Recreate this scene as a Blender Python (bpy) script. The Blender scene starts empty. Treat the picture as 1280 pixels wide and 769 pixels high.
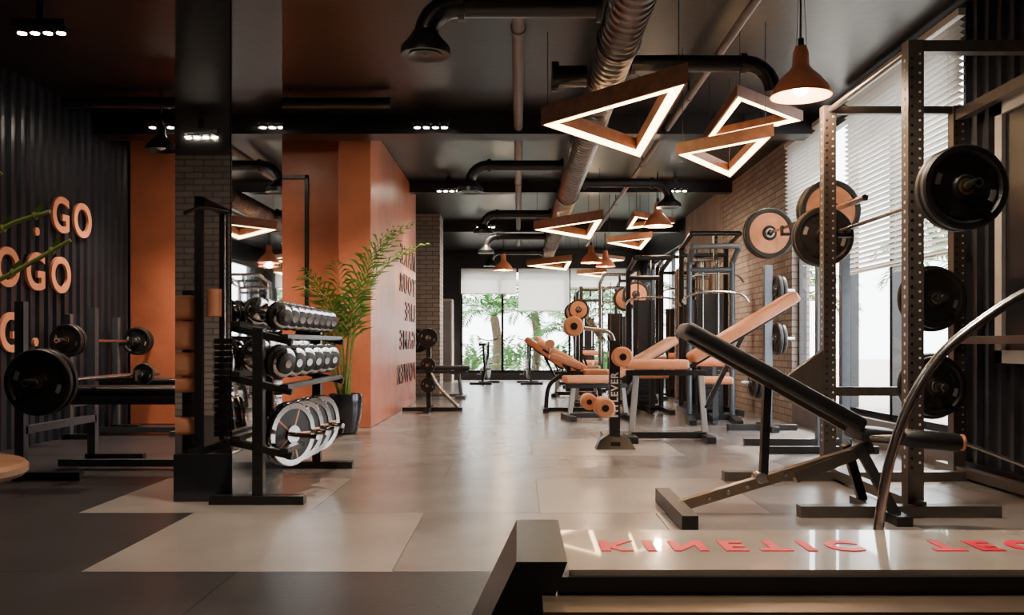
import bpy, math, random
import bmesh
from mathutils import Vector, Matrix, Quaternion, Euler
random.seed(7)
R=math.radians
scene=bpy.context.scene

# ---------------------------------------------------------------- materials
def mat(name,col,rough=.5,metal=0,var=.15,scale=6,bump=0,bscale=60,emit=None,es=0,coat=0,alpha=None,trans=0):
    m=bpy.data.materials.new(name); m.use_nodes=True
    nt=m.node_tree; N=nt.nodes; L=nt.links
    p=N['Principled BSDF']
    tc=N.new('ShaderNodeTexCoord')
    nz=N.new('ShaderNodeTexNoise'); nz.inputs['Scale'].default_value=scale; nz.inputs['Detail'].default_value=5
    L.new(tc.outputs['Object'],nz.inputs['Vector'])
    cr=N.new('ShaderNodeValToRGB')
    cr.color_ramp.elements[0].position=.3; cr.color_ramp.elements[1].position=.7
    cr.color_ramp.elements[0].color=[c*(1-var) for c in col]+[1]
    cr.color_ramp.elements[1].color=[min(1,c*(1+var)) for c in col]+[1]
    L.new(nz.outputs['Fac'],cr.inputs['Fac']); L.new(cr.outputs['Color'],p.inputs['Base Color'])
    p.inputs['Roughness'].default_value=rough; p.inputs['Metallic'].default_value=metal
    p.inputs['Coat Weight'].default_value=coat
    if trans: p.inputs['Transmission Weight'].default_value=trans
    if emit:
        p.inputs['Emission Color'].default_value=list(emit)+[1]; p.inputs['Emission Strength'].default_value=es
    if bump:
        n2=N.new('ShaderNodeTexNoise'); n2.inputs['Scale'].default_value=bscale
        L.new(tc.outputs['Object'],n2.inputs['Vector'])
        b=N.new('ShaderNodeBump'); b.inputs['Strength'].default_value=bump; b.inputs['Distance'].default_value=.01
        L.new(n2.outputs['Fac'],b.inputs['Height']); L.new(b.outputs['Normal'],p.inputs['Normal'])
    return m

def brickmat(name,c1,c2,mortar,axis):
    m=bpy.data.materials.new(name); m.use_nodes=True
    nt=m.node_tree; N=nt.nodes; L=nt.links; p=N['Principled BSDF']
    tc=N.new('ShaderNodeTexCoord'); sp=N.new('ShaderNodeSeparateXYZ'); cb=N.new('ShaderNodeCombineXYZ')
    L.new(tc.outputs['Object'],sp.inputs[0])
    L.new(sp.outputs[axis],cb.inputs[0]); L.new(sp.outputs['Z'],cb.inputs[1])
    bt=N.new('ShaderNodeTexBrick'); bt.inputs['Scale'].default_value=1
    bt.inputs['Color1'].default_value=c1+(1,); bt.inputs['Color2'].default_value=c2+(1,); bt.inputs['Mortar'].default_value=mortar+(1,)
    bt.inputs['Brick Width'].default_value=.24; bt.inputs['Row Height'].default_value=.078
    bt.inputs['Mortar Size'].default_value=.008; bt.inputs['Bias'].default_value=-.2
    L.new(cb.outputs[0],bt.inputs['Vector']); L.new(bt.outputs['Color'],p.inputs['Base Color'])
    b=N.new('ShaderNodeBump'); b.invert=True; b.inputs['Strength'].default_value=.8; b.inputs['Distance'].default_value=.01
    L.new(bt.outputs['Fac'],b.inputs['Height']); L.new(b.outputs['Normal'],p.inputs['Normal'])
    p.inputs['Roughness'].default_value=.75
    return m

M={}
M['ceil']=mat('ceiling_black',(.010,.009,.0105),.36,0,.3,2,.15,12)
M['black']=mat('black_powdercoat',(.014,.0135,.014),.33,0,.2,20,.1,300)
M['pipe']=mat('black_pipe',(.015,.014,.015),.3,0,.2,8)
M['rubber']=mat('black_rubber',(.015,.0145,.015),.4,0,.2,30,.2,200)
M['leather']=mat('black_leather',(.015,.0145,.016),.34,0,.2,20,.25,220)
M['oleather']=mat('orange_leather',(.8,.335,.175),.42,0,.08,10,.2,220)
M['rack']=mat('bronze_grey_steel',(.13,.112,.098),.36,.4,.12,15)
M['steel']=mat('brushed_steel',(.5,.485,.47),.25,1,.1,20)
M['bluesteel']=mat('bluegrey_steel',(.13,.15,.175),.35,.5,.1,20)
M['chrome']=mat('chrome',(.52,.49,.47),.1,1,.05,20)
M['duct']=mat('galvanised_duct',(.25,.22,.21),.32,1,.3,10,.1,40)
M['lpipe']=mat('grey_pipe',(.2,.16,.155),.5,0,.1,10)
M['brass']=mat('brass',(.5,.33,.17),.3,1,.1,20)
M['copper']=mat('copper_face',(.78,.34,.18),.32,.45,.15,12)
M['orange']=mat('orange_plaster',(.56,.165,.083),.38,0,.28,1.6,.3,14)
M['orangelamp']=mat('orange_enamel',(.85,.3,.15),.33,0,.08,8,coat=.3)
M['letter']=mat('orange_letter_paint',(.9,.34,.18),.45,0,.08,8)
M['dletter']=mat('dark_letter_paint',(.07,.02,.015),.5,0,.1,8)
M['corr']=mat('dark_corrugated_metal',(.036,.039,.05),.3,.35,.25,3,.05,30)
M['tilea']=mat('tile_warm_grey',(.225,.203,.193),.25,0,.22,2.2,.06,40)
M['tileb']=mat('tile_mid_grey',(.185,.167,.16),.25,0,.22,2.0,.06,40)
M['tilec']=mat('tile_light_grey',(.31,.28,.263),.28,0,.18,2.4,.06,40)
M['tiled']=mat('tile_dark',(.036,.033,.037),.34,0,.25,2.0,.08,40)
M['grout']=mat('grout',(.07,.063,.06),.8)
M['white']=mat('white_paint',(.78,.76,.73),.5,0,.04,8)
M['offw']=mat('light_grey_steel',(.42,.42,.43),.4,.2,.06,8)
M['panel']=mat('pearl_bronze_panel',(.5,.43,.37),.2,.1,.2,3,coat=.8)
M['red']=mat('red_print',(.85,.0,.05),.35)
M['bronze']=mat('bronze_rail',(.28,.21,.155),.3,.75,.1,10)
M['green']=mat('palm_leaf',(.13,.27,.04),.4,0,.4,6)
M['green2']=mat('garden_leaf',(.055,.19,.03),.5,0,.5,3)
M['stem']=mat('plant_stem',(.26,.32,.08),.5,0,.3,20)
M['pot']=mat('dark_glazed_pot',(.02,.022,.03),.2,0,.1,10,coat=.5)
M['soil']=mat('soil',(.03,.02,.012),.9)
M['wood']=mat('warm_wood',(.4,.19,.09),.4,0,.25,12)
M['slat']=mat('beige_slats',(.42,.34,.29),.6,0,.1,4)
M['concrete']=mat('concrete',(.18,.165,.165),.8,0,.15,3)
M['terr']=mat('terrace_stone',(.4,.38,.34),.8,0,.1,2)
M['bark']=mat('palm_bark',(.12,.085,.05),.9,0,.3,20,.5,30)
M['strip']=mat('led_strip',(1,.9,.75),.5,emit=(1,.62,.28),es=18)
M['bulb']=mat('lamp_bulb',(1,.9,.8),.5,emit=(1,.85,.66),es=140)
M['tside']=mat('triangle_lamp_wood',(.22,.088,.048),.42,0,.25,14)
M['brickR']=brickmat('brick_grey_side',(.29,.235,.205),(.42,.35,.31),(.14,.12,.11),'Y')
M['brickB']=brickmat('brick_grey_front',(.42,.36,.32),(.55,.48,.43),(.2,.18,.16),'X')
M['mirror']=mat('mirror_glass',(.82,.81,.82),.02,1,.0,5)
M['grey']=mat('plastic_grey',(.3,.28,.27),.5)

def translucent(name,col,f):
    m=bpy.data.materials.new(name); m.use_nodes=True; N=m.node_tree.nodes; L=m.node_tree.links
    N.remove(N['Principled BSDF']); out=N['Material Output']
    d=N.new('ShaderNodeBsdfDiffuse'); t=N.new('ShaderNodeBsdfTranslucent'); x=N.new('ShaderNodeMixShader')
    nz=N.new('ShaderNodeTexNoise'); nz.inputs['Scale'].default_value=120
    cr=N.new('ShaderNodeValToRGB'); cr.color_ramp.elements[0].color=[c*.9 for c in col]+[1]; cr.color_ramp.elements[1].color=list(col)+[1]
    L.new(nz.outputs['Fac'],cr.inputs['Fac'])
    for s in(d,t): L.new(cr.outputs['Color'],s.inputs['Color'])
    x.inputs[0].default_value=f
    L.new(d.outputs[0],x.inputs[1]); L.new(t.outputs[0],x.inputs[2]); L.new(x.outputs[0],out.inputs[0]); return m
M['roller']=translucent('roller_blind_fabric',(.9,.88,.85),.6)
M['blind']=translucent('blind_slat',(.82,.8,.77),.5)
def glassmat():
    m=bpy.data.materials.new('window_glass'); m.use_nodes=True; N=m.node_tree.nodes; L=m.node_tree.links
    N.remove(N['Principled BSDF']); out=N['Material Output']
    t=N.new('ShaderNodeBsdfTransparent'); g=N.new('ShaderNodeBsdfGlossy'); g.inputs['Roughness'].default_value=.02
    x=N.new('ShaderNodeMixShader'); x.inputs[0].default_value=.06
    L.new(t.outputs[0],x.inputs[1]); L.new(g.outputs[0],x.inputs[2]); L.new(x.outputs[0],out.inputs[0]); return m
M['glass']=glassmat()

# ---------------------------------------------------------------- mesh builder
def cat(pts,n=8):
    pts=[Vector(p) for p in pts]; out=[]
    P=[pts[0]]+pts+[pts[-1]]
    for i in range(1,len(P)-2):
        a,b,c,d=P[i-1],P[i],P[i+1],P[i+2]
        for k in range(n):
            t=k/n
            out.append(.5*((2*b)+(c-a)*t+(2*a-5*b+4*c-d)*t*t+(3*b-a-3*c+d)*t**3))
    out.append(pts[-1]); return out

class B:
    def __init__(s,name,M0=None): s.n=name; s.v=[]; s.f=[]; s.mi=[]; s.mats=[]; s.M=M0 or Matrix()
    def add(s,vs,fs,m):
        if isinstance(m,str): m=M[m]
        if m not in s.mats: s.mats.append(m)
        k=s.mats.index(m); o=len(s.v)
        s.v+= [s.M@Vector(v) for v in vs]
        for f in fs: s.f.append([i+o for i in f]); s.mi.append(k)
    def box(s,c,d,m,rot=None):
        c=Vector(c); q=Matrix.Identity(3)
        if rot: q=Euler(rot).to_matrix()
        vs=[c+q@Vector((x*d[0]/2,y*d[1]/2,z*d[2]/2)) for x in(-1,1) for y in(-1,1) for z in(-1,1)]
        s.add(vs,[(0,1,3,2),(4,6,7,5),(0,4,5,1),(2,3,7,6),(0,2,6,4),(1,5,7,3)],m)
    def bb(s,a,b,m): s.box([(a[i]+b[i])/2 for i in range(3)],[abs(b[i]-a[i]) for i in range(3)],m)
    def beam(s,a,b,w,h,m,side=(0,1,0)):
        a=Vector(a); b=Vector(b); t=(b-a).normalized(); sd=Vector(side)
        sd=(sd-t*sd.dot(t))
        if sd.length<1e-3: sd=Vector((1,0,0))
        sd.normalize(); u=t.cross(sd)
        vs=[p+sd*x*w/2+u*y*h/2 for p in(a,b) for x,y in((-1,-1),(1,-1),(1,1),(-1,1))]
        s.add(vs,[(3,2,1,0),(4,5,6,7),(0,1,5,4),(1,2,6,5),(2,3,7,6),(3,0,4,7)],m)
    def pad(s,a,b,w,h,m,side=(0,1,0),r=None):
        a=Vector(a); b=Vector(b); t=(b-a); ln=t.length; t.normalize(); sd=Vector(side); sd=(sd-t*sd.dot(t)).normalized(); u=t.cross(sd)
        bm=bmesh.new(); bmesh.ops.create_cube(bm,size=1,matrix=Matrix.Diagonal((ln,w,h,1)))
        bmesh.ops.bevel(bm,geom=bm.edges[:],offset=r or min(w,h,ln)*.32,segments=3,affect='EDGES',profile=.5)
        c=(a+b)/2
        vs=[c+t*v.co.x+sd*v.co.y+u*v.co.z for v in bm.verts]
        bm.verts.index_update(); fs=[[v.index for v in f.verts] for f in bm.faces]; bm.free()
        s.add(vs,fs,m)
    def tube(s,pts,r,m,seg=12,caps=True):
        pts=[Vector(p) for p in pts]; n=len(pts)
        rr=r if isinstance(r,(list,tuple)) else [r]*n
        t0=(pts[1]-pts[0]).normalized(); u=t0.orthogonal().normalized(); vs=[]; fs=[]
        pt=t0
        for i,p in enumerate(pts):
            if i==0: t=t0
            elif i==n-1: t=(pts[i]-pts[i-1]).normalized()
            else: t=((pts[i]-pts[i-1]).normalized()+(pts[i+1]-pts[i]).normalized()).normalized()
            u=pt.rotation_difference(t)@u; pt=t; w=t.cross(u)
            for k in range(seg):
                a=2*math.pi*k/seg; vs.append(p+(u*math.cos(a)+w*math.sin(a))*rr[i])
        for i in range(n-1):
            for k in range(seg):
                k2=(k+1)%seg; fs.append((i*seg+k,i*seg+k2,(i+1)*seg+k2,(i+1)*seg+k))
        if caps: fs.append(tuple(range(seg))[::-1]); fs.append(tuple((n-1)*seg+k for k in range(seg)))
        s.add(vs,fs,m)
    def cyl(s,a,b,r,m,r2=None,seg=20): s.tube([a,b],[r,r if r2 is None else r2],m,seg)
    def lathe(s,prof,c,axis,m,seg=32,closed=False):
        c=Vector(c); q=Vector(axis).to_track_quat('Z','Y'); vs=[]; fs=[]; n=len(prof)
        for r,a in prof:
            for k in range(seg):
                t=2*math.pi*k/seg; vs.append(c+q@Vector((r*math.cos(t),r*math.sin(t),a)))
        for i in range(n if closed else n-1):
            j=(i+1)%n
            for k in range(seg):
                k2=(k+1)%seg; fs.append((i*seg+k,i*seg+k2,j*seg+k2,j*seg+k))
        s.add(vs,fs,m)
    def prism(s,poly,off,m):
        n=len(poly); off=Vector(off); vs=[Vector(p) for p in poly]+[Vector(p)+off for p in poly]
        s.add(vs,[tuple(range(n))[::-1],tuple(range(n,2*n))]+[(i,(i+1)%n,n+(i+1)%n,n+i) for i in range(n)],m)
    def text(s,txt,size,mt,m,ext=.006,align='CENTER',space=1.0,bold=0.0):
        cu=bpy.data.curves.new('t','FONT'); cu.body=txt; cu.size=size; cu.extrude=ext; cu.align_x=align; cu.align_y='CENTER'
        cu.space_character=space; cu.offset=bold
        ob=bpy.data.objects.new('t',cu); scene.collection.objects.link(ob)
        dg=bpy.context.evaluated_depsgraph_get(); dg.update()
        me=bpy.data.meshes.new_from_object(ob.evaluated_get(dg))
        s.add([mt@v.co for v in me.vertices],[list(p.vertices) for p in me.polygons],m)
        bpy.data.objects.remove(ob); bpy.data.meshes.remove(me)
    def done(s,bevel=0,angle=38):
        xs=[v.x for v in s.v]; ys=[v.y for v in s.v]; zs=[v.z for v in s.v]
        o=Vector(((min(xs)+max(xs))/2,(min(ys)+max(ys))/2,min(zs)))
        me=bpy.data.meshes.new(s.n); me.from_pydata([v-o for v in s.v],[],s.f)
        for m in s.mats: me.materials.append(m)
        me.polygons.foreach_set('material_index',s.mi)
        bm=bmesh.new(); bm.from_mesh(me); bmesh.ops.recalc_face_normals(bm,faces=bm.faces[:]); bm.to_mesh(me); bm.free()
        me.polygons.foreach_set('use_smooth',[True]*len(me.polygons))
        me.set_sharp_from_angle(angle=R(angle)); me.update()
        ob=bpy.data.objects.new(s.n,me); ob.location=o; scene.collection.objects.link(ob)
        if bevel:
            md=ob.modifiers.new('bevel','BEVEL'); md.width=bevel; md.segments=2; md.limit_method='ANGLE'; md.angle_limit=R(50)
        return ob

def plate(b,c,axis,Rd,t=.035,m='rubber',face=None,hub='brass'):
    h=t/2
    pr=[(.03,-h),(.26*Rd,-h),(.31*Rd,-h*.3),(.78*Rd,-h*.3),(.84*Rd,-h),(.96*Rd,-h),(Rd,-h*.6),(Rd,h*.6),(.96*Rd,h),(.84*Rd,h),(.78*Rd,h*.3),(.31*Rd,h*.3),(.26*Rd,h),(.03,h)]
    b.lathe(pr,c,axis,m,40,closed=True)
    b.lathe([(.028,-h-.004),(.1*Rd+.02,-h-.004),(.1*Rd+.02,h+.004),(.028,h+.004)],c,axis,hub,24,closed=True)
    ax=Vector(axis).normalized(); q=ax.to_track_quat('Z','Y')
    if face:
        b.lathe([(.3*Rd,-h*.56),(.82*Rd,-h*.56),(.82*Rd,h*.56),(.3*Rd,h*.56)],c,axis,face,40,closed=True)
    else:
        for k in range(8):
            a=2*math.pi*k/8+.3; pc=[a+da for da in(-.2,-.07,.07,.2)]
            for sgn in(-1,1):
                z=sgn*h*.3
                outer=[Vector(c)+q@Vector((.72*Rd*math.cos(x),.72*Rd*math.sin(x),z)) for x in pc]
                inner=[Vector(c)+q@Vector((.6*Rd*math.cos(x),.6*Rd*math.sin(x),z)) for x in pc[::-1]]
                b.prism(outer+inner,ax*(sgn*h*.3),'rubber' if k%4 else 'grey')
def barbell(b,a,e,r=.014,sl=.3,rs=.024):
    a=Vector(a); e=Vector(e); t=(e-a).normalized()
    b.cyl(a,e,r,'steel'); b.cyl(a,a+t*sl,rs,'steel'); b.cyl(e,e-t*sl,rs,'steel')
    b.cyl(a+t*sl,a+t*(sl+.02),rs*1.5,'steel'); b.cyl(e-t*sl,e-t*(sl+.02),rs*1.5,'steel')

# ---------------------------------------------------------------- room
RX=3.1; LX=-4.36; YB=-2.2; YF=22.4; H=3.25
def bx(name,a,b,m):
    o=B(name); o.bb(a,b,m); return o.done()
bx('ceiling',(LX-.2,YB-.2,H),(RX+.2,YF+.2,H+.2),'ceil')
fl=B('floor'); fl.bb((LX-.2,YB-.2,-.12),(RX+.2,YF+.2,-.004),'grout')
T=1.23; y0=3.54
for k in range(-5,16):
    ya=y0+k*T; yb=min(ya+T,YF); ya2=max(ya,YB)
    off=-1.73 if k%2==0 else -2.345
    for i in range(-4,6):
        xa=off+i*T; xb=xa+T
        xa2=max(xa,LX); xb2=min(xb,RX)
        if xb2-xa2<.02: continue
        if k<0: m='tiled'
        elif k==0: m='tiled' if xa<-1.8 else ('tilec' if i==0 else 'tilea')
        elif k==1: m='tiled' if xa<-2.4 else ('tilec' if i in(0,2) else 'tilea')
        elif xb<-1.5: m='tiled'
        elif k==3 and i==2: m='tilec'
        else: m=random.choice(['tilea','tilea','tileb'])
        if ya2<yb: fl.bb((xa2+.0015,ya2+.0015,-.01),(xb2-.0015,yb-.0015,0),m)
fl.done()

def corr(name,x,ya,yb,nrm,z0=0,z1=H):
    b=B(name); p=.15; vs=[]; fs=[]; y=ya; pr=[]
    while y<yb:
        for dy,dx in((0,0),(.085,0),(.1,.03),(.135,.03)): pr.append((y+dy,dx))
        y+=p
    pr=[(min(q[0],yb),q[1]) for q in pr]+[(yb,0)]
    for y,dx in pr: vs+=[(x+nrm*dx,y,z0),(x+nrm*dx,y,z1)]
    for i in range(len(pr)-1): fs.append((2*i,2*i+2,2*i+3,2*i+1))
    b.add(vs,fs,'corr'); b.bb((x-nrm*.02,ya,z0),(x-nrm*.18,yb,z1),'corr'); return b.done(angle=20)
corr('wall_left',LX,YB,10.0,1)
corr('wall_right',RX,YB,6.2,-1)
w=B('wall_right_window_surround')
w.bb((RX,6.2,0),(RX+.2,10.15,.24),'concrete'); w.bb((RX,6.2,3.12),(RX+.2,10.15,H),'ceil'); w.done()
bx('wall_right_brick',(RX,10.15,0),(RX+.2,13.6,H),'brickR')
w=B('wall_right_slats'); w.bb((RX+.03,13.6,0),(RX+.2,16.6,H),'slat')
y=13.6
while y<16.5: w.bb((RX-.01,y,0),(RX+.04,y+.09,H),'slat'); y+=.13
w.done()
w=B('wall_right_rear'); w.bb((RX,16.6,0),(RX+.2,YF,.5),'ceil'); w.bb((RX,16.6,2.8),(RX+.2,YF,H),'ceil'); w.bb((RX,16.6,.5),(RX+.2,17.0,2.8),'ceil'); w.bb((RX,21.6,.5),(RX+.2,YF,2.8),'ceil'); w.done()
bx('wall_rear_brick',(LX-.2,YB-.2,0),(RX+.2,YB,H),'brickB')
bx('wall_rear_brick_pier',(LX+.04,-1.5,0),(-3.3,-.95,H),'brickB')
o=B('wall_left_orange')
o.bb((LX-.2,10.0,0),(-1.9,13.8,H),'orange'); o.bb((-1.93,9.6,0),(-1.58,13.8,H),'orange'); o.done(.01)
bx('wall_left_rear',(-2.6,13.8,0),(-2.4,YF,H),'ceil')
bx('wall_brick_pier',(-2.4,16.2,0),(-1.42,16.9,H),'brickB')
w=B('wall_far'); w.bb((-2.6,YF,0),(-1.46,YF+.2,H),'ceil'); w.bb((2.84,YF,0),(RX+.2,YF+.2,H),'ceil'); w.bb((-1.46,YF,2.75),(2.84,YF+.2,H),'ceil'); w.bb((-1.46,YF,0),(2.84,YF+.2,.18),'ceil'); w.done()
def win(name,axis,pos,a,b,z0,z1,mull,rails=()):
    o=B(name); t=.06
    def bar(u0,u1,q0,q1,m='black',d=.08):
        if axis=='x': o.bb((u0,pos+.06,q0),(u1,pos+.06+d,q1),m)
        else: o.bb((pos+.06,u0,q0),(pos+.06+d,u1,q1),m)
    bar(a,b,z0,z0+t); bar(a,b,z1-t,z1)
    for x in mull: bar(x-t/2,x+t/2,z0,z1)
    for z in rails: bar(a,b,z-.02,z+.02)
    bar(a,b,z0,z1,'glass',.006)
    return o.done()
win('window_1','x',YF,-1.46,2.84,.18,2.75,[-1.43,-.4,1.28,2.1,2.81],[])
win('window_2','y',RX,6.2,10.15,.24,3.12,[6.25,7.6,8.55,10.1],[])
win('added_light_window','y',RX,17.0,21.6,.5,2.8,[17.03,18.5,20,21.57])  # window added in the dark rear wall to let in more light
b=B('trim_ceiling_beam'); b.bb((LX,9.15,3.045),(RX,9.45,H),'ceil'); b.bb((LX,13.0,3.1),(RX,13.2,H),'ceil'); b.bb((LX,4.6,3.15),(RX,4.75,H),'ceil'); b.bb((-2.4,17.2,3.05),(RX,17.4,H),'ceil'); b.done()
b=B('baseboard_right'); b.bb((RX-.05,YB,0),(RX-.03,6.2,.1),'black'); b.done()
b=B('trim_wall_frame'); 
for a,c in(((-2.64,9.97,2.74),(-2.34,10,2.78)),((-2.38,9.97,.76),(-2.34,10,2.78)),((-2.64,9.97,.76),(-2.34,10,.8))): b.bb(a,c,'black')
b.done()
b=B('mirror_clad_column'); b.bb((-1.955,5.125,0),(-1.645,6.2,H),'black')
b.bb((-1.96,5.115,.27),(-1.64,5.125,H),'mirror'); b.bb((-1.645,5.115,.27),(-1.635,6.2,H),'mirror'); b.bb((-1.965,5.105,0),(-1.63,6.205,.27),'pot')
b.done()

# ---- wall lettering
go=B('wall_lettering')
def leftm(y,z):
    return Matrix.Translation((LX+.045,y,z))@Matrix(((0,0,1),(1,0,0),(0,1,0))).to_4x4()
for t,y,z in(('G',8.44,2.1),('O',8.86,2.1),('.',8.02,2.02),('O',7.56,1.53),('G',8.0,1.53),('O',8.44,1.53),('G',7.6,.98),('.',8.0,1.03),('O',7.1,1.53)):
    go.text(t,.46,leftm(y,z),'letter',.012,bold=.01)
go.done()
mk=B('wall_slogan_lettering')
for t,z,s in(('MAKE',2.1,.36),('YOUR',1.72,.36),('LIFE',1.34,.36),('GAME',.94,.36),('POWER',.48,.36)):
    mt=Matrix.Translation((-1.572,13.65,z))@Matrix(((0,0,1),(1,0,0),(0,1,0))).to_4x4()@Matrix.Diagonal((-1.55 if t!='POWER' else -1.35,1,1,1))
    mk.text(t,s,mt,'dletter',.004,'LEFT',1.3,bold=.006)
mk.done()

# ---- ceiling services
b=B('spiral_duct'); pr=[]; y=1.5
while y<20.5:
    pr+=[(.125,y),(.125,y+.075),(.137,y+.085),(.137,y+.1)]; y+=.11
b.lathe(pr,(.66,0,2.9),(0,1,0),'duct',28)
for y in(3,5.9,8,12,15,18): 
    b.lathe([(.13,-.02),(.15,-.02),(.15,.02),(.13,.02)],(.66,y,2.9),(0,1,0),'duct',28,closed=True); b.box((.66,y,3.145),(.02,.02,.2),'black')
b.done()
def pipe(name,x,r,y0,y1,z,m):
    b=B(name); b.cyl((x,y0,z),(x,y1,z),r,m,seg=18)
    y=y0+1
    while y<y1: b.cyl((x,y-.02,z),(x,y+.02,z),r*1.25,m,seg=18); b.box((x,y,(z+H)/2),(.015,.015,H-z),'black'); y+=3
    b.done()
pipe('ceiling_pipe',0,.045,5.3,20,3.12,'lpipe'); pipe('ceiling_pipe',1.52,.03,1,20,3.1,'lpipe')
def diffuser(x,y,z,x2,r=.075,sgn=1,head=True):
    b=B('air_diffuser_pipe')
    p=[(x2,y,z)]+[(x+sgn*.2,y,z)]+[(x+sgn*.2*(1-math.sin(a)),y,z-.2*(1-math.cos(a))) for a in(.3,.6,.9,1.2,1.57)]+[(x,y,z-(.26 if head else .21))]
    b.tube(p,r,'pipe',18)
    b.cyl((x+sgn*.2,y,z),(x+sgn*.24,y,z),r*1.25,'pipe',seg=24)
    b.cyl((x2,y,z),(x2-sgn*.03,y,z),r*1.4,'pipe',seg=24)
    if head: b.lathe([(r,-.16),(r*1.3,-.2),(.15,-.26),(.155,-.31),(.14,-.31),(.1,-.3),(.1,-.31),(.06,-.3),(.0,-.31)],(x,y,z-.0),(0,0,1),'pipe',32)
    b.done()
diffuser(-.57,5.5,2.98,.51); diffuser(-.55,10.2,2.93,.51,.06); diffuser(-.55,14,2.93,.51,.06); diffuser(-.6,16.7,2.9,.51,.06); diffuser(-.6,19.5,2.9,.51,.06)
diffuser(1.86,6.55,2.95,.82,.06,-1,False); diffuser(1.9,11.3,2.93,.82,.055,-1)
b=B('cross_duct'); b.cyl((.28,6.7,2.9),(.51,6.7,2.9),.08,'pipe'); b.cyl((.25,6.7,2.9),(.3,6.7,2.9),.11,'pipe'); b.done()
b=B('cross_duct'); b.cyl((LX+.1,8.4,3.16),(-1.2,8.4,3.16),.05,'pipe'); b.done()

# triangular lamps
def trilamp(pts,z,h=.13,wd=.06):
    b=B('triangle_pendant_lamp'); P=[Vector((x,y,0)) for x,y in pts]
    def inset(P,d):
        out=[]
        area=sum(P[i].x*P[(i+1)%3].y-P[(i+1)%3].x*P[i].y for i in range(3))
        sg=1 if area>0 else -1
        for i in range(3):
            a,p,e=P[i-1],P[i],P[(i+1)%3]
            d1=(p-a).normalized(); d2=(e-p).normalized()
            n1=Vector((-d1.y,d1.x,0))*sg; n2=Vector((-d2.y,d2.x,0))*sg
            bis=(n1+n2).normalized(); out.append(p+bis*d/max(.25,bis.dot(n1)))
        return out
    def ring(A,Bq,z0,z1,m):
        vs=[v+Vector((0,0,q)) for q in(z0,z1) for v in A+Bq]
        fs=[]
        for i in range(3):
            j=(i+1)%3
            fs+=[(i,j,3+j,3+i),(6+i,6+j,9+j,9+i),(i,j,6+j,6+i),(3+i,3+j,9+j,9+i)]
        b.add(vs,fs,m)
    A=P; I1=inset(P,.018); I2=inset(P,wd); I3=inset(P,wd+.012)
    ring(A,I2,z+.012,z+h,'tside'); ring(A,I1,z,z+.012,'tside'); ring(I1,I2,z-.002,z+.012,'strip'); ring(I2,I3,z+.0,z+h*.2,'strip')
    ring(I2,I3,z+h*.2,z+h,'tside')
    for p in inset(P,.04): b.cyl((p.x,p.y,z+h),(p.x,p.y,H),.003,'black',seg=6)
    b.done()
for dx,dy in((0,0),(.05,6.2),(.0,12.2)):
    trilamp([(.17+dx,6.75+dy),(1.07+dx,5.65+dy),(1.09+dx,7.95+dy)],2.55)
    trilamp([(1.66+dx,8.05+dy),(1.6+dx,6.55+dy),(2.32+dx,7.3+dy)],2.72,.08,.05)
    trilamp([(1.25+dx,7.1+dy),(1.84+dx,6.45+dy),(1.92+dx,8.1+dy)],2.4,.09,.05)
def conelamp(x,y,z,s=1,m='orangelamp',e=25,lit=True):
    b=B('dome_pendant_lamp')
    pr=[(.0,.33),(.035,.33),(.05,.29),(.055,.2),(.075,.17),(.13,.12),(.175,.06),(.2,.0),(.192,.0),(.165,.06),(.12,.11),(.04,.15)]
    b.lathe([(r*s,a*s) for r,a in pr],(x,y,z),(0,0,1),m,36)
    b.lathe([(0,.0),(.035,.015),(.05,.05),(.035,.09),(.02,.12)],(x,y,z),(0,0,1),'bulb' if lit else 'white',16)
    b.cyl((x,y,z+.33*s),(x,y,z+.38*s),.02,'black'); b.cyl((x,y,z+.37*s),(x,y,H),.005,'black',seg=6)
    for a in(0,2.1,4.2): b.cyl((x+.04*math.cos(a),y+.04*math.sin(a),z+.3*s),(x+.02*math.cos(a),y+.02*math.sin(a),H-.02),.002,'black',seg=5)
    b.done()
    if e:
        l=bpy.data.lights.new('lamp_light','POINT'); l.energy=e; l.color=(1,.72,.46); l.shadow_soft_size=.05
        ob=bpy.data.objects.new('pendant_bulb_light',l); ob.location=(x,y,z-.04); scene.collection.objects.link(ob)
conelamp(1.86,5.9,2.53,e=30); conelamp(1.9,12.2,2.5,e=35); conelamp(-.3,18,2.38,e=35); conelamp(1.35,16.6,2.4,1,'orangelamp',30); conelamp(-3.27,8.2,2.67,.72,'pipe',0,False); conelamp(1.75,18.0,2.45,1,'orangelamp',0)
def spots(x,y,z=3.12,e=55,hn=4):
    b=B('ceiling_spot_and_fill_cluster'); b.box((x,y,z+.03),(.36,.1,.05),'black'); b.box((x,y,(z+H)/2+.02),(.05,.05,H-z-.04),'black')
    for i in range(hn):
        px=x-.135+.09*i; b.cyl((px,y,z+.01),(px,y,z-.03),.035,'black',.038,16); b.cyl((px,y,z-.028),(px,y,z-.034),.028,'bulb',seg=16)
    b.done()
    l=bpy.data.lights.new('spot','SPOT'); l.energy=e*1.9; l.color=(1,.8,.6); l.spot_size=R(105); l.spot_blend=.8; l.shadow_soft_size=.1
    ob=bpy.data.objects.new('spot_light',l); ob.location=(x,y,z-.06); scene.collection.objects.link(ob)
for x,y,e in((-3.5,8.9,120),(-2.6,8.9,100),(-.87,8.9,170),(-.98,12.6,120),(2.2,12.6,130),(-3.3,6.2,75),(-.8,4.4,130),(1.0,2.2,125),(1.3,4.3,130),(-.6,16.5,80),(2.4,8.8,80),(-1.0,1.0,40),(-3.3,.9,80)):  # ceiling clusters of the room come first; later ones are added fill lights
    spots(x,y,3.08,e)

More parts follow.
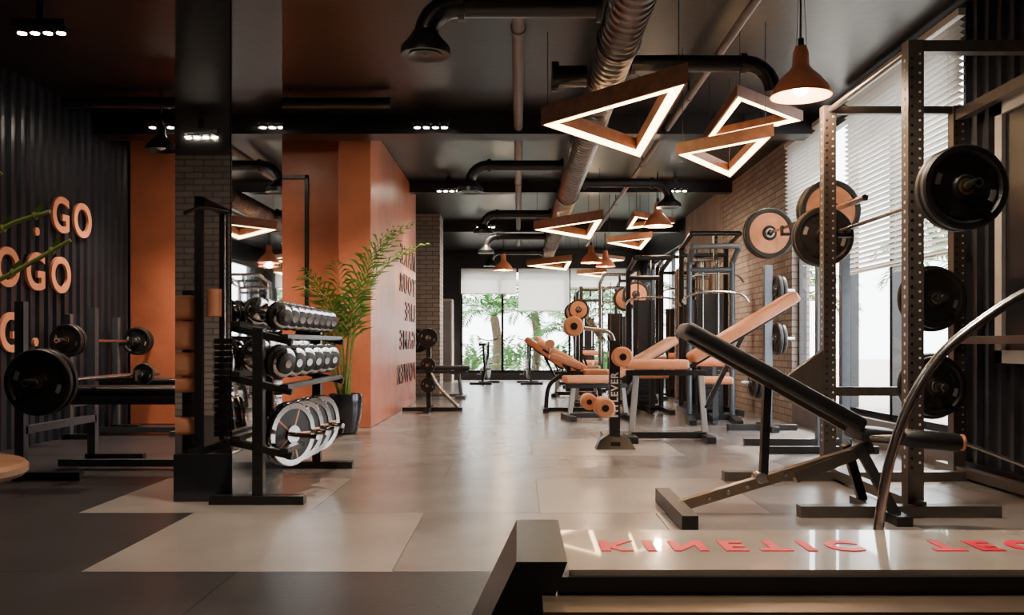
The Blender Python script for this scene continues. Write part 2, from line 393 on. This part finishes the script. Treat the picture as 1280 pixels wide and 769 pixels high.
# ---- venetian blinds
def venetian(ya,yb,z0,z1,x=RX-.08):
    b=B('venetian_blind'); z=z0
    while z<z1: b.box((x,(ya+yb)/2,z),(.045,yb-ya,.0025),'blind',(0,R(24),0)); z+=.044
    b.bb((x-.025,ya,z1),(x+.025,yb,z1+.05),'white'); b.bb((x-.02,ya,z0-.03),(x+.02,yb,z0-.015),'white')
    for y in(ya+.2,(ya+yb)/2,yb-.2): b.cyl((x,y,z0),(x,y,z1),.002,'white',seg=5)
    b.done()
venetian(6.1,8.25,1.56,3.14); venetian(8.6,10.1,2.25,3.1)
def roller(xa,xb,z):
    b=B('roller_blind'); b.bb((xa,YF-.03,z),(xb,YF-.025,2.75),'roller'); b.cyl((xa,YF-.04,2.76),(xb,YF-.04,2.76),.03,'white'); b.cyl((xa,YF-.028,z),(xb,YF-.028,z),.012,'white'); b.done()
roller(-1.43,-.05,2.15); roller(0,1.27,1.72); roller(1.3,2.8,2.3)

b=B('wall_poster_frame')
for a,c in(((3.02,3.9,2.34),(3.06,5.68,2.42)),((3.02,3.9,.78),(3.06,5.68,.86)),((3.02,5.6,.78),(3.06,5.68,2.42)),((3.02,3.9,.78),(3.06,3.98,2.42))): b.bb(a,c,'white')
b.bb((3.045,3.95,.84),(3.06,5.62,2.36),'corr'); b.done()

# ---- plants
def frond(b,base,az,el,ln,curve,leaf,n=22,mg='green',ms='stem',r=.006,wd=.016,st=.22,fw=.65,droop=.22):
    p=Vector(base); pts=[p.copy()]; dirs=[]; e=el
    for i in range(n):
        d=Vector((math.cos(az)*math.cos(e),math.sin(az)*math.cos(e),math.sin(e))); dirs.append(d); p=p+d*ln/n; pts.append(p.copy()); e-=curve/n*(2*i/n)
    b.tube(pts,[r*(1-.8*i/n) for i in range(n+1)],ms,5,False)
    vs=[]; fs=[]
    for i in range(int(n*st),n+1):
        t=i/n; d=dirs[min(i,n-1)]; sd=d.cross(Vector((0,0,1)))
        if sd.length<.01: sd=Vector((1,0,0))
        sd.normalize(); up=sd.cross(d)
        L=leaf*(math.sin(math.pi*min(1,(t*.82+.15)))**.6)*(.8+.4*random.random())
        for s in(-1,1):
            q=pts[i]; ax=(sd*s*.8+d*fw+up*random.uniform(.1,.4)).normalized()
            tip=q+ax*L+Vector((0,0,-droop*L)); mid=q+ax*L*.45+Vector((0,0,.02*L)); wv=d*wd
            o=len(vs); vs+=[q,mid+wv,tip,mid-wv]; fs.append((o,o+1,o+2,o+3))
    b.add(vs,fs,mg)
pl=B('potted_palm'); px,py=-1.74,9.0
pl.lathe([(0,0),(.10,0),(.125,.02),(.165,.2),(.172,.36),(.165,.4),(.15,.4),(.15,.35),(0,.35)],(px,py,0),(0,0,1),'pot',32)
pl.lathe([(0,.355),(.15,.355)],(px,py,0),(0,0,1),'soil',20)
random.seed(5)
K=20
for k in range(K):
    az=-.02-math.pi*.98*((k*7)%K)/(K-1)
    tall=k%3
    h=(1.85,1.5,1.15)[tall]+random.uniform(-.12,.1)
    el=(1.5,1.42,1.3)[tall]+random.uniform(-.05,.05)
    frond(pl,(px+random.uniform(-.06,.06),py+random.uniform(-.05,.03),.35),az,el,h,(1.25,1.4,1.5)[tall]+random.uniform(-.3,.4),random.uniform(.27,.36),20,r=.009,wd=.016,st=.42,fw=.95,droop=.3)
pl.done()
random.seed(11)
def gpalm(x,y,h,s=1):
    b=B('garden_palm'); b.tube(cat([(x,y,-.13),(x+.1,y,h*.5),(x,y,h)],5),[.13]*10+[.1],'bark',10)
    for k in range(18): frond(b,(x,y,h),k*2*math.pi/18+random.uniform(-.2,.2),random.uniform(.1,1.2),1.7*s,1.6,.55,20,'green2','green2',.015,.045)
    b.done()
for x,y,h in((-.7,25.8,1.7),(1.7,26.4,1.2),(.5,28,1.9),(3.2,26,1.6),(6.5,8.6,2.4),(7.5,12.5,2.8),(7,5,2.2),(8,16,2.3),(-2.6,27,1.9),(6,20,1.8),(2.2,30,2.3)): gpalm(x,y,h)
b=B('garden_shrubs')
for k in range(110):
    x=random.uniform(-3.5,6.5); y=random.uniform(24.3,31)
    frond(b,(x,y,-.13),random.uniform(0,6.28),random.uniform(.7,1.4),random.uniform(.8,1.4)+(y-24)*.06,1.2,.34,14,'green2','green2',.01,.05)
b.done()
g=B('ground_terrace'); g.bb((-30,-10,-.2),(40,60,-.13),'terr'); g.done()

# ---- bamboo twigs in vase on side table (left foreground)
b=B('side_table'); tx=-1.52
b.lathe([(0,.565),(.27,.565),(.28,.575),(.28,.59),(.27,.6),(0,.6)],(tx,2.2,0),(0,0,1),'wood',40); b.cyl((tx,2.2,.02),(tx,2.2,.57),.025,'black'); b.lathe([(0,0),(.18,0),(.18,.015),(.03,.03)],(tx,2.2,0),(0,0,1),'black',30); b.done()
b=B('vase_of_bamboo_twigs'); vx,vy=-1.54,2.2
b.lathe([(0,.6),(.06,.6),(.09,.7),(.07,.82),(.045,.88),(.05,.9),(.04,.9),(.035,.86),(.0,.7)],(vx,vy,0),(0,0,1),'pot',24)
for pts in([(vx,vy,.75),(-1.42,2.2,1.0),(-1.27,2.2,1.06),(-1.1,2.2,1.155)],[(vx,vy,.75),(-1.44,2.25,1.0),(-1.3,2.22,1.17),(-1.15,2.2,1.225)],[(vx,vy,.75),(-1.46,2.15,1.1),(-1.34,2.15,1.25),(-1.24,2.15,1.31)]):
    c=cat(pts,6); b.tube(c,[.009-.004*i/len(c) for i in range(len(c))],'stem',8)
    for i in range(4,len(c),3):
        p=c[i]; b.lathe([(0,-.012),(.011,0),(0,.012)],p,(1,0,.3),'stem',8)
        q=p+Vector((.02,0,.035)); b.add([p,(p+q)/2+Vector((.006,.006,0)),q,(p+q)/2-Vector((.006,.006,0))],[(0,1,2,3)],'green')
b.done()

# ---------------------------------------------------------------- treadmill (foreground)
b=B('treadmill')
b.bb((.13,2.3,.24),(2.35,2.79,.32),'panel'); b.bb((.12,2.32,.08),(2.35,2.77,.24),'black')
b.bb((.1,2.285,.235),(2.35,2.302,.305),'black')
b.bb((.06,2.13,.2),(2.3,2.27,.262),'bronze'); b.bb((.1,1.55,.12),(2.3,2.14,.235),'rubber'); b.bb((.06,1.42,.12),(2.3,1.56,.262),'bronze')
b.prism([(-.005,2.83,.345),(.125,2.83,.345),(.0,2.83,.0),(-.17,2.83,0.0)],(0,-.55,0),'black')
b.prism([(.0,1.56,.27),(.1,1.56,.27),(.0,1.56,.0),(-.12,1.56,0.0)],(0,-.2,0),'black')
for y in(1.5,2.7): 
    b.bb((.2,y-.05,0),(.35,y+.05,.13),'rubber'); b.bb((2.0,y-.05,0),(2.2,y+.05,.13),'rubber')
b.cyl((.1,1.56,.17),(.1,2.14,.17),.06,'rubber')
mt=Matrix.Translation((.23,2.575,.3215))@Matrix.Diagonal((1,-1.25,1,1))
b.text('KINETIC  TECHNOLOGY',.133,mt,'red',.001,'LEFT',1.62,bold=.007)
for y in(2.86,1.36):
    b.tube(cat([(1.13,y,.06),(1.15,y,.32),(1.2,y,.58),(1.3,y,.80),(1.44,y,.945),(1.7,y,1.1),(2.1,y,1.2)],8),.0165,'steel',14)
    b.tube(cat([(2.25,y,.06),(2.2,y,.6),(2.1,y,1.2),(2.05,y,1.35)],6),.032,'black',14)
    b.box((1.13,y,.16),(.12,.06,.1),'black'); b.box((2.25,y,.12),(.14,.06,.2),'black')
b.box((2.08,2.1,1.36),(.12,1.5,.3),'black',(0,R(-25),0)); b.box((2.3,2.1,.3),(.5,.8,.3),'black')
b.done(.004)

# ---------------------------------------------------------------- power rack
b=B('power_rack')
XL,XR,YN,YR,HT=2.09,2.96,4.75,6.05,2.5
for x in(XL,XR):
    for y in(YN,YR):
        b.bb((x-.042,y-.042,.0),(x+.042,y+.042,HT),'rack')
        z=.25
        while z<2.4:
            b.cyl((x-.022,y-.0435,z),(x-.022,y-.041,z),.009,'black',seg=10)
            if x==XL: b.cyl((x-.0435,y,z),(x-.041,y,z),.01,'white',seg=10)  # white discs, here and below, stand in for light seen through post holes
            b.cyl((x+.02,y-.0435,z+.025),(x+.02,y-.041,z+.025),.007,'white',seg=8)
            z+=.05
b.bb((XL-.04,YN-.035,HT-.06),(XR+.04,YN+.035,HT),'rack'); b.bb((XL-.04,YR-.025,HT-.05),(XR+.04,YR+.025,HT),'rack')
b.bb((XR-.03,YN,HT-.1),(XR+.03,YR,HT-.03),'rack'); b.cyl((XL,YN,HT-.03),(XL,YR,HT-.03),.018,'rack')
b.bb((XL,YR-.03,.55),(XR,YR+.03,.61),'rack')
for x in(XL,XR): 
    b.bb((x-.03,YN-.1,.02),(x+.03,YR+.25,.08),'rack')
b.bb((XR-.03,YN,.9),(XR+.03,YR,.95),'rack')
b.bb((1.46,YN-.12,0),(2.5,YN-.04,.06),'rack'); b.bb((1.35,YR-.18,0),(3.0,YR-.1,.06),'rack')
b.prism([(XL-.04,YR-.02,.86),(XL-.04,YR-.02,.6),(XL-.34,YR-.02,.6),(XL-.32,YR-.02,.65)],(0,.05,0),'rack')
b.bb((XL-.35,YR-.03,.55),(XL,YR+.03,.62),'rack')
for y in(YN,YR):
    b.bb((XL+.042,y-.035,1.56),(XL+.055,y+.035,1.74),'black'); b.bb((XL+.045,y-.035,1.62),(XL+.15,y+.035,1.645),'black'); b.bb((XL+.14,y-.035,1.62),(XL+.155,y+.035,1.7),'black')
for z in(1.2,.62):
    b.cyl((XR-.22,YR+.0,z),(XR-.22,YR-.3,z),.024,'steel'); b.bb((XR-.25,YR-.03,z-.04),(XR,YR+.03,z+.04),'rack')
    plate(b,(XR-.22,YR-.1,z),(0,1,0),.22,.05,hub='steel'); plate(b,(XR-.22,YR-.17,z),(0,1,0),.2,.04,hub='steel')
b.done(.004)
b=B('loaded_barbell'); bx_=2.2; bz=1.672
barbell(b,(bx_,4.28,bz),(bx_,6.8,bz),sl=.4)
for y,r in((4.42,.212),(4.48,.212),(4.53,.19)): plate(b,(bx_,y,bz),(0,1,0),r,.05)
for y,r in((6.45,.215),(6.51,.215)): plate(b,(bx_,y,bz),(0,1,0),r,.05)
b.done()
b=B('squat_stand')
for y in(7.35,7.95):
    b.bb((2.64,y-.035,0),(2.71,y+.035,2.15),'bluesteel'); b.bb((2.0,y-.03,0),(2.95,y+.03,.06),'black')
    b.bb((2.4,y-.03,1.86),(2.64,y+.03,1.885),'black'); b.bb((2.33,y-.03,1.86),(2.345,y+.03,1.95),'black'); b.bb((2.33,y-.03,1.86),(2.42,y+.03,1.885),'black')
b.bb((2.64,7.35,.3),(2.7,7.95,.36),'bluesteel'); b.bb((2.64,7.35,2.06),(2.7,7.95,2.13),'bluesteel'); b.done(.003)
b=B('copper_plate_barbell'); a=Vector((2.44,6.3,1.93)); e=Vector((2.30,8.95,1.93)); t=(e-a).normalized(); barbell(b,a,e,sl=.5)
for s,r in((.62,.24),(.69,.24),(.75,.2)): plate(b,a+t*s,t,r,.05,'rubber','copper','steel')
a2=e-t*.62
for s,r in((0,.235),(.06,.235)): plate(b,a2+t*s,t,r,.045,'rubber','copper','steel')
b.done()
b=B('weight_plate_tree'); x,y=2.6,9.35
b.bb((x-.04,y-.04,0),(x+.04,y+.04,1.72),'bluesteel'); b.bb((x-.42,y-.04,0),(x+.3,y+.04,.06),'black'); b.bb((x-.04,y-.3,0),(x+.04,y+.3,.06),'black')
for z,dx in((1.45,1),(.95,1),(.5,-1)):
    b.cyl((x,y,z),(x+dx*.28,y,z),.022,'steel')
    for q,r in((.1,.17),(.15,.15)): plate(b,(x+dx*q,y,z),(1,0,0),r,.04,hub='steel')
b.done(.003)

# ---------------------------------------------------------------- incline bench black
b=B('incline_bench'); c=4.72
b.pad((.86,c,.985),(1.78,c,.475),.29,.075,'leather'); b.pad((1.76,c,.435),(2.0,c,.41),.29,.07,'leather')
b.beam((.9,c,.925),(1.72,c,.46),.06,.04,'rack')
b.beam((.84,c,.045),(1.8,c,.335),.06,.055,'bronze'); b.beam((1.45,c,.20),(1.86,c,.36),.07,.06,'rack')
b.bb((.785,c-.42,0),(.865,c+.42,.075),'black')
b.beam((1.29,c,.2),(1.31,c,.68),.05,.04,'black'); b.cyl((1.27,c-.05,.2),(1.27,c+.05,.2),.03,'steel')
b.beam((1.76,c-.1,.36),(1.9,c-.22,.03),.04,.05,'black'); b.beam((1.76,c+.1,.36),(1.9,c+.22,.03),.04,.05,'black')
b.bb((1.86,c-.32,0),(1.94,c+.32,.05),'black')
for i in range(5): b.cyl((1.0+.1*i,c-.035,.09+.031*i),(1.0+.1*i,c+.035,.09+.031*i),.012,'steel',seg=10)
b.cyl((1.8,c-.15,.42),(1.88,c-.33,.44),.015,'steel')
b.tube([(1.88,4.38,.44),(1.9,4.38,.44),(2.13,4.36,.42),(2.15,4.36,.42)],[.035,.045,.045,.035],'leather',20); b.cyl((2.15,4.36,.42),(2.165,4.36,.419),.04,'copper'); b.cyl((2.165,4.36,.419),(2.6,4.3,.25),.009,'steel',seg=8)
b.done(.003)

# ---------------------------------------------------------------- orange bench
def obench(name,x,y,rot,back,seatz=.62,frame='black'):
    b=B(name,Matrix.Translation((x,y,0))@Matrix.Rotation(rot,4,'Z'))
    L,ang=back
    b.pad((0,0,seatz+.03),(L*math.cos(ang),0,seatz+.03+L*math.sin(ang)),.3,.1,'oleather')
    b.pad((-.62,0,seatz-.02),(-.03,0,seatz-.02),.3,.09,'oleather')
    b.beam((.0,0,seatz-.04),(L*.9*math.cos(ang),0,seatz-.04+L*.9*math.sin(ang)),.06,.04,frame)
    b.beam((-.6,0,seatz-.1),(.15,0,seatz-.1),.06,.05,frame)
    b.beam((-.5,0,seatz-.1),(-.55,0,.03),.05,.05,'offw'); b.beam((.1,0,seatz-.1),(.14,0,.03),.05,.05,'offw')
    b.beam((.14,0,.3),(L*.5*math.cos(ang),0,seatz+L*.5*math.sin(ang)-.05),.05,.04,frame)
    b.bb((-.6,-.3,0),(-.52,.3,.06),frame); b.bb((.1,-.3,0),(.18,.3,.06),frame); b.bb((-.55,-.03,.02),(.15,.03,.08),frame)
    b.done(.003)
obench('orange_incline_bench',1.6,8.35,0,(1.14,R(31)),.73)
b=B('leg_press_lever_stand'); x,y=.83,7.75
b.bb((x-.045,y-.04,.03),(x+.045,y+.04,.93),'black'); b.prism([(x-.17,y-.13,0),(x+.17,y-.13,0),(x+.13,y-.05,.07),(x+.05,y-.03,.12),(x-.05,y-.03,.12),(x-.13,y-.05,.07)],(0,.16,0),'black')
b.bb((x-.04,y-.1,0),(x+.04,y+.9,.06),'black')
mt=Matrix.Translation((x,y-.043,.46))@Matrix(((0,-1,0),(0,0,-1),(1,0,0))).to_4x4()
b.text('MYLEVER',.085,mt,'white',.002,space=1.15,bold=.002)
b.tube(cat([(x,y,.9),(x-.05,y,1.0),(x-.2,y,1.03),(x-.42,y,1.05)],6),.02,'steel'); b.beam((x-.1,y,.93),(x-.22,y+.1,1.12),.05,.05,'steel')
def rl(p,q,r=.085):
    p=Vector(p);q=Vector(q);t=(q-p).normalized(); b.tube([p,p+t*.012,q-t*.012,q],[r*.85,r,r,r*.85],'oleather',24); b.cyl(p-t*.006,p,r*.35,'black')
rl((x-.36,y-.18,1.05),(x-.36,y+.12,1.05)); rl((x+.05,y-.22,.79),(x+.05,y-.05,.79),.085); rl((x-.1,y-.25,.36),(x-.1,y+.1,.36),.085)
rl((x-.22,y-.05,.40),(x-.22,y+.15,.40),.07)
b.cyl((x-.2,y,.38),(x,y,.38),.015,'steel')
b.done(.003)

# ---------------------------------------------------------------- cable machines on right
def cable(name,x,y,h,w=.5,rot=0,m='bluesteel',pads=True):
    b=B(name,Matrix.Translation((x,y,0))@Matrix.Rotation(rot,4,'Z'))
    for s in(-1,1):
        b.tube([(s*w/2,.25,.03)]+[(s*w/2,.25,h-.12)]+[(s*w/2,.25-.12*math.sin(a),h-.12*math.cos(a)) for a in(.8,.4,0)][::1]+[(s*w/2,-.5,h)],.035,m,12)
        b.bb((s*w/2-.04,-.6,0),(s*w/2+.04,.4,.06),'black')
    b.cyl((-w/2,-.5,h),(w/2,-.5,h),.03,m); b.cyl((-w/2,.25,h-.2),(w/2,.25,h-.2),.03,m); b.bb((-w/2,.2,0),(w/2,.3,.07),'black')
    for i in range(14): b.bb((-.12,.19,.12+i*.052),(.12,.31,.165+i*.052),'rubber')
    for s in(-.09,.09): b.cyl((s,.25,.06),(s,.25,h-.1),.01,'chrome',seg=8)
    b.bb((-.15,.3,.05),(.15,.33,1.5),'black')
    b.cyl((-.02,-.45,h-.08),(.02,-.45,h-.08),.07,'black'); b.cyl((0,-.48,h-.1),(0,-.48,h-.5),.004,'black',seg=6)
    b.tube(cat([(-.36,-.48,h-.62),(-.27,-.48,h-.53),(0,-.48,h-.5),(.27,-.48,h-.53),(.36,-.48,h-.62)],4),.014,'steel',8)
    if pads:
        b.pad((-.18,-.5,.5),(.18,-.5,.5),.32,.08,'oleather',(0,1,0)); b.bb((-.03,-.5,.05),(.03,-.44,.47),m); b.bb((-.03,-.5,.02),(.03,.25,.08),m)
        b.cyl((-.2,-.3,.7),(.2,-.3,.7),.055,'oleather'); b.bb((-.02,-.32,.06),(.02,-.28,.7),m)
    b.done(.003)
cable('lat_pulldown_machine',2.25,10.4,1.98,.5,R(-8)); cable('lat_pulldown_machine',2.5,11.85,2.3,.6,0,'black')
cable('functional_trainer',1.72,11.95,2.0,.45,0,'black')
cable('cable_crossover_machine',2.65,13.3,2.1,.5,0,'steel'); cable('cable_crossover_machine',2.65,14.9,2.3,.6,0,'black'); cable('lat_pulldown_machine',1.9,17.3,2.2,.6,0,'steel'); cable('lat_pulldown_machine',2.4,19,2.2,.6,0,'black'); cable('functional_trainer',1.6,20.4,2.1,.6,0,'black')
def smith(name,x,y,L=1.1,z=1.6,h=2.1,face='copper',r=.2,m='steel'):
    b=B(name)
    for yy in(y-L/2,y+L/2):
        b.bb((x-.03,yy-.03,0),(x+.03,yy+.03,h),m); b.bb((x-.3,yy-.035,0),(x+.3,yy+.035,.06),'black'); b.beam((x+.03,yy,.7),(x+.27,yy,.05),.04,.04,m); b.bb((x-.08,yy-.02,z-.04),(x,yy+.02,z-.015),'black')
    b.bb((x-.03,y-L/2,h-.06),(x+.03,y+L/2,h),m); b.bb((x-.03,y-L/2,.4),(x+.03,y+L/2,.45),m)
    bxx=x-.06; barbell(b,(bxx,y-L/2-.45,z),(bxx,y+L/2+.45,z),sl=.35)
    for d in(.12,.18): plate(b,(bxx,y-L/2-d,z),(0,1,0),r,.045,'rubber',face,'steel'); plate(b,(bxx,y+L/2+d,z),(0,1,0),r,.045,'rubber',face,'steel')
    b.done()
smith('barbell_rack',1.82,14.1,1.0,1.64,2.0,m='black'); smith('barbell_rack',1.2,17.7,1.1,1.55,2.0,m='black')
obench('orange_incline_bench',.98,13.1,R(180),(.8,R(30)),.5); obench('orange_incline_bench',.78,15.4,R(170),(.8,R(35)),.5); obench('orange_incline_bench',1.15,10.7,R(8),(.85,R(30)),.5)
obench('orange_incline_bench',1.0,19.3,R(170),(.8,R(40)),.5)
b=B('preacher_curl_bench'); x,y=.72,12.0
b.tube(cat([(x-.35,y,.03),(x-.3,y,.35),(x-.05,y,.5),(x+.3,y,.45),(x+.4,y,.03)],6),.03,'black'); b.bb((x-.4,y-.3,0),(x-.32,y+.3,.05),'black'); b.bb((x+.36,y-.3,0),(x+.44,y+.3,.05),'black'); b.bb((x-.36,y-.03,0),(x+.4,y+.03,.05),'black')
b.pad((x-.3,y,.75),(x+.1,y,.6),.45,.09,'oleather'); b.bb((x-.08,y-.03,.4),(x-.02,y+.03,.66),'black'); b.pad((x+.15,y,.52),(x+.45,y,.52),.3,.08,'oleather'); b.cyl((x-.3,y-.25,.9),(x-.3,y+.25,.9),.06,'oleather'); b.cyl((x-.3,y,.75),(x-.3,y,.9),.02,'steel')
b.done(.003)

# ---------------------------------------------------------------- dumbbell rack + dumbbells
b=B('dumbbell_rack')
xr=-1.46
for y in(5.04,6.5):
    b.bb((xr-.03,y-.03,.04),(xr+.03,y+.03,.99),'black'); b.bb((xr-.27,y-.04,0),(xr+.26,y+.04,.05),'black')
    for z in(.3,.66,.94): b.beam((xr-.15,y,z+.05),(xr+.19,y,z-.03),.05,.04,'black')
for z in(.3,.66,.94):
    for dx,dz in((-.12,.07),(.15,-.0)):
        b.beam((xr+dx,5.0,z+dz),(xr+dx,6.54,z+dz),.05,.03,'black',(1,0,0)) 
b.done(.003)
def dumb(b,c,ax,r,ln):
    c=Vector(c); ax=Vector(ax).normalized()
    b.cyl(c-ax*ln/2,c+ax*ln/2,.016,'chrome',seg=10)
    for s in(-1,1):
        for k,(q,rr) in enumerate(((.0,1),(.024,1),(.048,.86),(.07,.62))):
            p=c+ax*s*(ln/2-.075+q)
            b.lathe([(0,-.01),(rr*r*.85,-.01),(rr*r,-.006),(rr*r,.006),(rr*r*.85,.01),(0,.01)],p,ax,'rubber' if k%2==1 else 'chrome',20)
        b.cyl(c+ax*s*(ln/2-.0),c+ax*s*(ln/2+.012),.024,'chrome',seg=10)
d=B('dumbbell_set')
for z,r,n,ln in((.94,.08,8,.3),(.66,.1,6,.32)):
    for i in range(n):
        y=5.16+i*(1.28/(n-1)); a=Vector((1,-.6,-.22)); dumb(d,(xr+.015,y,z+.055+r*1.02),a,r,ln)
for i in range(4):
    y=5.3+i*.25; ax=Vector((1,-.55,-.05)).normalized(); rr=.19; c0=Vector((xr+.12,y,.30+rr*.35))
    for q in(-.04,0):
        d.lathe([(.8*rr,-.014),(.97*rr,-.014),(rr,-.008),(rr,.008),(.97*rr,.014),(.8*rr,.014)],c0+ax*q,ax,'chrome',36,closed=True)
        d.lathe([(.02,-.008),(.82*rr,-.008),(.82*rr,.008),(.02,.008)],c0+ax*q,ax,'rubber',36,closed=True)
        d.lathe([(.0,-.018),(.28*rr,-.018),(.28*rr,.018),(0,.018)],c0+ax*q,ax,'chrome',24)
        for k in range(5):
            an=2*math.pi*k/5; qq=ax.to_track_quat('Z','Y'); u=qq@Vector((math.cos(an),math.sin(an),0))
            d.cyl(c0+ax*q+u*.25*rr,c0+ax*q+u*.82*rr,.011,'copper',seg=8)
    d.cyl(c0-ax*.08,c0+ax*.2,.015,'chrome')
d.done()

# ---------------------------------------------------------------- left bench presses
def press(name,x,y,z,pr,ypl,seat=.58,hb=.3,yf=1.0,small=()):
    b=B(name)
    b.pad((x-hb+.03,y,seat),(x+.95,y,seat),.3,.075,'leather'); b.beam((x-hb,y,seat-.07),(x+.9,y,seat-.07),.06,.05,'bluesteel')
    b.tube([(x+.62,y,seat-.08),(x+.7,y,seat-.08),(x+.76,y,seat-.12),(x+.8,y,.05)],.03,'bluesteel',10); b.bb((x+.72,y-.28,0),(x+.88,y+.28,.05),'bluesteel')
    b.bb((x-hb,y-.03,.02),(x+.8,y+.03,.07),'bluesteel')
    for yy in(y-.5,y+.5):
        b.bb((x-hb-.03,yy-.03,0),(x-hb+.03,yy+.03,1.18),'bluesteel'); b.bb((x-hb-.05,yy-.03,0),(x+.1,yy+.03,.05),'black')
        b.bb((x-hb+.03,yy-.02,z-.045),(x+.03,yy+.02,z-.02),'black'); b.bb((x+.02,yy-.02,z-.045),(x+.035,yy+.02,z+.03),'black')
    b.bb((x-hb-.03,y-.5,.3),(x-hb+.03,y+.5,.35),'bluesteel')
    barbell(b,(x,y-1.0,z),(x,y+yf,z),sl=.38)
    for yy in ypl: plate(b,(x,y+yy,z),(0,1,0),pr,.05)
    for yy in small: plate(b,(x,y+yy,z),(0,1,0),.085,.03)
    b.done(.003)
press('bench_press',-3.0,6.45,.66,.21,(-.85,-.78),.56,small=(.72,))
press('bench_press',-4.1,8.95,.93,.15,(-.82,-.75,.68,.75),.52,hb=.14)
b=B('multi_gym'); x,y=-2.6,2.6
for dx in(.0,.32): b.bb((x+dx-.03,y-.3,0),(x+dx+.03,y-.24,2.1),'black'); b.bb((x+dx-.03,y+.3,0),(x+dx+.03,y+.36,2.1),'black'); b.bb((x+dx-.04,y-.35,0),(x+dx+.04,y+.5,.06),'black'); b.bb((x+dx-.03,y-.3,2.04),(x+dx+.03,y+.36,2.1),'black')
for i in range(16): b.bb((x+.04,y-.05,.12+i*.052),(x+.28,y+.1,.165+i*.052),'rubber')
for s in(.1,.22): b.cyl((x+s,y,.05),(x+s,y,2.0),.01,'chrome')
for z,hh in((1.2,.2),(.97,.24),(.73,.2),(.56,.12),(.22,.14)): b.pad((x-.3,y+.2,z),(x-.04,y+.2,z),.2,hh,'oleather')
b.bb((x-.22,y+.05,0),(x-.14,y+.12,1.35),'black'); b.cyl((x+.16,y+.45,1.12),(x+.16,y+.45,1.34),.06,'oleather'); b.cyl((x+.16,y+.3,1.23),(x+.16,y+.45,1.23),.015,'steel')
b.tube(cat([(x-.1,y+.4,1.95),(x+.1,y+.42,2.0),(x+.5,y+.42,1.9)],5),.015,'steel')
b.done(.003)

# ---------------------------------------------------------------- left mid
b=B('weight_plate_tree'); x,y=-1.2,12.0
b.bb((x-.03,y-.03,0),(x+.03,y+.03,1.05),'black'); b.bb((x-.35,y-.04,0),(x+.45,y+.04,.05),'black'); b.bb((x-.04,y-.4,0),(x+.04,y+.4,.05),'black')
b.tube(cat([(x+.03,y,.5),(x+.15,y,.3),(x+.4,y,.05)],5),.025,'steel')
for z,s in((.98,-1),(.62,1),(.35,-1)):
    b.cyl((x,y,z),(x,y-.25,z),.02,'steel'); plate(b,(x,y-.1,z),(0,1,0),.13 if z>.9 else .1,.04,'rubber',None,'steel')
b.done()
press('bench_press',-1.75,14.9,.95,.2,(-.75,.72),.5)
def bike(x,y,rot):
    b=B('exercise_bike',Matrix.Translation((x,y,0))@Matrix.Rotation(rot,4,'Z'))
    b.bb((-.5,-.25,0),(-.42,.25,.05),'black'); b.bb((.42,-.25,0),(.5,.25,.05),'black'); b.beam((-.46,0,.04),(.46,0,.04),.05,.04,'black')
    b.lathe([(0,-.03),(.22,-.03),(.24,0),(.22,.03),(0,.03)],(.28,0,.33),(0,1,0),'grey',28)
    b.beam((.28,0,.33),(.36,0,.95),.05,.05,'black'); b.beam((-.3,0,.05),(.1,0,.45),.05,.06,'black'); b.beam((.1,0,.45),(.3,0,.6),.05,.05,'black'); b.beam((-.05,0,.3),(-.2,0,.85),.05,.05,'black')
    b.pad((-.33,0,.88),(-.07,0,.9),.17,.06,'leather'); b.tube([(.3,-.22,1.08),(.42,-.22,1.02),(.37,-.05,.98),(.37,.05,.98),(.42,.22,1.02),(.3,.22,1.08)],.014,'black',8)
    b.cyl((0,-.12,.33),(0,.12,.33),.02,'steel'); b.beam((0,.12,.33),(.1,.12,.2),.02,.03,'steel'); b.beam((0,-.12,.33),(-.1,-.12,.46),.02,.03,'steel'); b.box((.1,.17,.2),(.1,.08,.02),'black'); b.box((-.1,-.17,.46),(.1,.08,.02),'black')
    b.done()
bike(-.75,20.3,R(80)); bike(.25,20.3,R(95))
b=B('storage_cabinet'); b.bb((-2.35,20.9,0),(-1.55,21.5,1.95),'slat'); b.bb((-2.33,20.88,.05),(-1.96,20.9,1.9),'concrete'); b.bb((-1.94,20.88,.05),(-1.57,20.9,1.9),'concrete'); b.box((-1.98,20.87,1),(.015,.02,.15),'steel'); b.box((-1.92,20.87,1),(.015,.02,.15),'steel'); b.done(.004)

# ---------------------------------------------------------------- world + sun + portals
wd=bpy.data.worlds.new('World'); scene.world=wd; wd.use_nodes=True; nt=wd.node_tree; bg=nt.nodes['Background']
bg.inputs['Color'].default_value=(.92,.96,1,1); bg.inputs['Strength'].default_value=11
def portal(loc,rot,sx,sy):
    l=bpy.data.lights.new('portal','AREA'); l.shape='RECTANGLE'; l.size=sx; l.size_y=sy; l.cycles.is_portal=True
    ob=bpy.data.objects.new('window_portal',l); ob.location=loc; ob.rotation_euler=rot; scene.collection.objects.link(ob)
portal((.69,YF+.3,1.47),(R(-90),0,0),4.3,2.6)
portal((RX+.3,8.18,1.68),(0,R(90),0),2.9,3.95)
portal((RX+.3,19.3,1.65),(0,R(90),0),2.3,4.6)
s=bpy.data.lights.new('sun','SUN'); s.energy=14; s.angle=R(3); s.color=(1,.88,.72)
so=bpy.data.objects.new('sun',s); so.rotation_euler=Vector((-.4,-.62,-.72)).to_track_quat('-Z','Y').to_euler(); so.location=(10,20,15); scene.collection.objects.link(so)

cam=bpy.data.cameras.new('cam'); cam.lens=31.5; cam.sensor_width=36; cam.shift_x=-8/1280; cam.shift_y=45.5/1280; cam.clip_end=200
co=bpy.data.objects.new('camera',cam); co.location=(0,0,.9); co.rotation_euler=(R(90),0,0); scene.collection.objects.link(co); scene.camera=co
